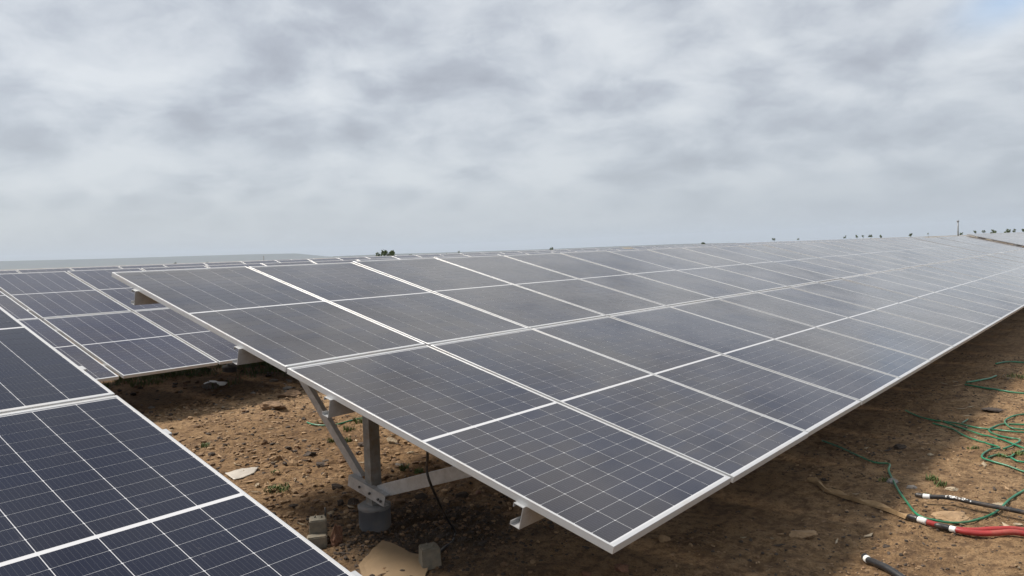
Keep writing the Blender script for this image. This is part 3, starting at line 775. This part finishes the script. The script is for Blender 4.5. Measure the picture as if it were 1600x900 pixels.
# thin black lead drooping from the near end of the middle table
def lead():
    top = at_x(668, 700, 3.09); pts = [top + Vector((0, 0, .08)), at_x(668, 712, 3.09), at_x(667, 735, 3.09), at_x(673, 757, 3.09)]
    a = pts[-1]
    b = gpt(711, 832, 0.006); c = gpt(707, 846, .006); d = gpt(694, 858, .006); e = gpt(683, 868, .006); f = gpt(672, 872, .006)
    pts += [a.lerp(b, .35) + Vector((0, 0, -.012)), a.lerp(b, .7) + Vector((0, 0, -.012)), b, c, d, e, f]
    bm = bmesh.new(); tube(bm, smooth_path(pts, 6), 0.0078, 8)
    tag(obj('black_lead', bm, M_BLACK), 'thin black lead hanging from the middle table down to the right concrete block', 'cable')
lead()

# ------------------------------------------------------------------ concrete blocks, paper, plastic
def block(px, py, size, label, rot, stubs, ledge):
    p = gpt(px, py); root = empty('concrete_block', p); root.rotation_euler = (0, 0, rot); tag(root, label, 'concrete block', 'small cast concrete blocks')
    w, h = size; bm = bmesh.new(); vs, fs = box(bm, -w, w, -w, w, -0.03, h)
    for v in vs:
        if v.co.z > 0: v.co.x *= .94; v.co.y *= .94
    bmesh.ops.bevel(bm, geom=list(bm.edges), offset=0.006, segments=2, affect='EDGES')
    bmesh.ops.subdivide_edges(bm, edges=list(bm.edges), cuts=2, use_grid_fill=True)
    for v in bm.verts: v.co += Vector((noise.noise(v.co * 30 + p), noise.noise(v.co * 30 + p * 2), noise.noise(v.co * 30 + p * 3))) * .003
    obj('block', bm, M_CUBE, root)
    for sx, sy, sh in stubs:
        bm = bmesh.new(); tube(bm, [(sx, sy, h - .005), (sx + .004, sy, h + sh * .6), (sx + .002, sy + .004, h + sh)], [.006, .006, .004], 7)
        obj('stub', bm, M_CUBE if sh < .02 else M_BOLT, root)
    if ledge:
        bm = bmesh.new(); vs, fs = box(bm, -w * 1.25, w * .9, -w * 2.3, -w * 1.02, -.03, h * .42); bmesh.ops.bevel(bm, geom=list(bm.edges), offset=.006, segments=2, affect='EDGES')
        obj('ledge', bm, M_CUBE, root)
yaw = math.atan2(CR.y, CR.x)
block(498, 842, (0.055, 0.135), 'concrete block with two wire stubs at the edge of the near table', yaw + 0.25, ((-.02, .01, .012), (.02, .0, .012), (.045, .03, .05)), True)
block(672, 882, (0.055, 0.115), 'concrete block beside the tan paper, right of the footing', yaw + 0.35, ((-.015, .01, .014), (.02, .0, .018), (.01, -.02, .012)), False)

def sheet_thing(name, outline, mat, label, cat, amp, thick, curl, seed, ridge_=0.0, lift=0.0, slope=0.0, smooth=True):
    """crumpled flat piece with real thickness, laid on the soil; outline in ground points"""
    pts = [gpt(*q) for q in outline]; c = sum(pts, Vector()) / len(pts); n = len(pts)
    bm = bmesh.new(); rings = []
    K = 7; dense = []
    for i in range(n):
        for k in range(5): dense.append(pts[i].lerp(pts[(i + 1) % n], k / 5))
    for j in range(1, K + 1):
        t = j / K; ring = []
        for i, p in enumerate(dense):
            q = c.lerp(p, t); e = noise.noise(Vector((q.x * 7, q.y * 7, seed))); f = noise.noise(Vector((q.x * 22, q.y * 22, seed + 3)))
            z = hgt(c.x, c.y) + lift + slope * ((q - c).dot(Vector((CF.x, CF.y, 0)))) + amp * (1 + .6 * e) * (1 - t ** 4 * (1 - ridge_)) + .25 * amp * f + curl * max(0, t - .8) * 5 * (0.6 + e)
            rr = 1 + .03 * f * (t > .9)
            ring.append(bm.verts.new((c.x + (q.x - c.x) * rr, c.y + (q.y - c.y) * rr, z)))
        rings.append(ring)
    cv = bm.verts.new((c.x, c.y, hgt(c.x, c.y) + lift + amp)); N = len(dense)
    for i in range(N): bm.faces.new((cv, rings[0][i], rings[0][(i + 1) % N]))
    for j in range(K - 1):
        for i in range(N): bm.faces.new((rings[j][i], rings[j + 1][i], rings[j + 1][(i + 1) % N], rings[j][(i + 1) % N]))
    low = [bm.verts.new(v.co - Vector((0, 0, thick))) for v in rings[-1]]
    for i in range(N): bm.faces.new((rings[-1][i], low[i], low[(i + 1) % N], rings[-1][(i + 1) % N]))
    bm.faces.new(list(reversed(low)))
    bmesh.ops.recalc_face_normals(bm, faces=bm.faces)
    for f in bm.faces: f.smooth = smooth
    tag(obj(name, bm, mat), label, cat)
sheet_thing('paper_sack', [(560, 886), (580, 866), (597, 851), (605, 852), (640, 866), (668, 873), (672, 880), (664, 902), (640, 925), (575, 925)], M_SACK,
            'smooth tan piece of stiff sack paper at the bottom edge by the near table', 'paper', 0.002, 0.010, 0.010, 3, 0.9, 0.026, 0.05, False)
sheet_thing('plastic_scrap', [(352, 742), (378, 734), (404, 732), (398, 741), (382, 748), (366, 752)], M_FILM, 'whitish scrap of plastic film on the sand beside the near table', 'plastic scrap', 0.018, 0.003, 0.004, 9, 0.5)
sheet_thing('plastic_scrap', [(318, 602), (335, 598), (355, 601), (350, 606), (330, 607)], M_FILM, 'pale scrap of plastic in the deep shade under the second row', 'plastic scrap', 0.03, 0.006, 0.01, 19, 0.5)

# ------------------------------------------------------------------ shrubs, trees, masts far off
def shrub(px, py_top, wpx, dist, label, leaves=260, seed=0, group='shrubs and small trees on the skyline', low=False):
    rr = random.Random(seed); top = at_dist(px, py_top, dist); base = Vector((top.x, top.y, 0)); H = max(0.8, top.z); W = wpx * dist / FPX / 2
    root = empty('shrub', base); tag(root, label, 'shrub', group)
    bm = bmesh.new()
    tube(bm, [(0, 0, -.1), (.03 * H, 0, H * .3), (0, .02 * H, H * .6)], [H * .035, H * .025, H * .012], 6)
    for k in range(5):
        a = k * 1.3 + rr.random(); tube(bm, [(0, 0, H * (.2 + .06 * k)), (math.cos(a) * W * .45, math.sin(a) * W * .45, H * (.5 + .07 * k))], [H * .016, H * .007], 5)
    obj('trunk', bm, M_BARK, root)
    V, F = [], []; cl = []
    for k in range(9):
        a = rr.uniform(0, 6.28); r = math.sqrt(rr.random()) * .7
        cl.append((Vector((math.cos(a) * r * W, math.sin(a) * r * W, H * rr.uniform(.45, .86) if not low else H - W * rr.uniform(.25, 1.3))), rr.uniform(.25, .45)))
    cl.append((Vector((-.1 * W, 0, H * .88)), .24)); cl.append((Vector((CR.x * W * .55, CR.y * W * .55, H * .85)), .22))
    for i in range(leaves):
        c, s = cl[rr.randrange(len(cl))]; d = Vector((rr.gauss(0, 1), rr.gauss(0, 1), rr.gauss(0, 1))).normalized() * rr.random() ** .5
        p = c + Vector((d.x * s * W, d.y * s * W, d.z * s * (W if low else H * .55))); 
        if p.z > H: p.z = H - rr.random() * .05 * H
        q = Vector((rr.gauss(0, 1), rr.gauss(0, 1), rr.gauss(0, 1))).normalized(); t = q.orthogonal().normalized(); u = q.cross(t); L = W * (rr.uniform(.14, .30) if low else rr.uniform(.07, .15)); b = len(V)
        for aa, bb in ((1, 0), (0, .5), (-1, 0), (0, -.5)): V.append(p + t * L * aa + u * L * bb)
        F.append((b, b + 1, b + 2, b + 3))
    me = bpy.data.meshes.new('crown'); me.from_pydata(V, [], F); me.materials.append(M_LEAF); link(bpy.data.objects.new('crown', me), root)
shrub(602, 390, 40, 62, 'leafy dark green shrub, the largest on the skyline, behind the middle table', 900, 1)
far = [(275, 409.5, 8, 'small dark shrub on the skyline at far left before the hazy hill'),
 (323, 408.5, 7, 'pale low shrub right of the small dark one at far left'),
 (641, 396.5, 8, 'tiny shrub just right of the large leafy one'),
 (668, 397, 6, 'first tiny shrub of the short row right of the large leafy one'),
 (682, 396.5, 8, 'second tiny shrub of the short row right of the large leafy one'),
 (698, 395.5, 8, 'last tiny shrub of the short row right of the large leafy one'),
 (717, 392, 5, 'narrow small tree right of the short row of tiny shrubs'),
 (861, 386.5, 11, 'dark round shrub on the skyline over the middle of the table'),
 (1098, 378, 11, 'low dark shrub where the grey strip behind the table ends'),
 (1209, 371.5, 7, 'small lone shrub right of the end of the grey strip'),
 (1247, 371.5, 5, 'faint speck of a shrub left of the dark pair on the skyline'),
 (1320, 368, 7, 'dark dot shrub, leftmost of the cluster on the right skyline'),
 (1338, 367, 7, 'broader dot shrub, second of the cluster on the right skyline'),
 (1348, 367.5, 5, 'small dot shrub in the middle of the cluster on the right skyline'),
 (1360, 366.5, 8, 'dark dot shrub, rightmost dark one of the cluster on the right skyline'),
 (1376, 367, 7, 'faint wide shrub right of the cluster on the right skyline'),
 (1422, 363, 9, 'dark lone shrub between the cluster and the grey mast'),
 (1450, 363.8, 4, 'tiny speck of a shrub left of the grey mast'),
 (1502, 363, 7, 'small shrub at the foot of the grey mast'),
 (1523, 359.8, 7, 'faint low shrub right of the grey mast'),
 (1537, 359.3, 7, 'dark shrub, leftmost of the line above the far table'),
 (1552, 358.3, 13, 'wide dark shrub, second of the line above the far table'),
 (1574, 358.1, 12, 'long dark shrub in the middle of the line above the far table'),
 (1584, 357.40000000000003, 8, 'tallest dark shrub of the line above the far table'),
 (1599, 357.3, 8, 'dark shrub cut by the right edge of the picture')]
for i, (px, py, w, lab) in enumerate(far):
    shrub(px, py, w * 0.78, 110 + (i * 37 % 50), lab, 150, 20 + i, low=True)
def mast():
    b = at_dist(1497, 366, 190); top = at_dist(1497, 344.3, 190); root = empty('lightning_mast', (b.x, b.y, 0)); tag(root, 'slim grey mast standing on the skyline at the right', 'mast')
    H = top.z; bm = bmesh.new(); tube(bm, [(0, 0, 0), (0, 0, H * .5), (0, 0, H * .93)], [.17, .14, .13], 10); obj('pole', bm, M_MAST, root)
    bm = bmesh.new(); tube(bm, [(0, 0, H * .93), (0, 0, H * .94), (0, 0, H * .99), (0, 0, H)], [.14, .24, .24, .1], 10); obj('head', bm, M_MAST, root)
    bm = bmesh.new(); box(bm, -.35, .35, -.35, .35, -.1, .12); obj('base', bm, M_CONC, root)
mast()
def thin_pole():
    b = at_dist(412, 406, 80); top = at_dist(412, 400.5, 80); root = empty('thin_pole', (b.x, b.y, 0)); tag(root, 'thin dark pole on the skyline in front of the hazy hill', 'pole')
    bm = bmesh.new(); tube(bm, [(0, 0, 0), (0, 0, top.z)], [.05, .04], 8); obj('pole', bm, M_MAST, root)
    bm = bmesh.new(); tube(bm, [(0, 0, top.z), (0, 0, top.z + .06)], [.055, .02], 8); obj('cap', bm, M_MAST, root)
thin_pole()

# ------------------------------------------------------------------ haze
def haze():
    bm = bmesh.new(); box(bm, -5300, 5300, -5300, 5300, -1.2, 80)
    mt = bpy.data.materials.new('pale_haze'); mt.use_nodes = True; nt = mt.node_tree; nt.nodes.clear()
    v = nt.nodes.new('ShaderNodeVolumePrincipled'); v.inputs['Color'].default_value = (0.75, 0.86, 1.0, 1); v.inputs['Density'].default_value = 0.00023; v.inputs['Anisotropy'].default_value = 0.0
    o = nt.nodes.new('ShaderNodeOutputMaterial'); nt.links.new(v.outputs[0], o.inputs['Volume'])
    h = obj('haze', bm, mt); h['kind'] = 'stuff'
haze()
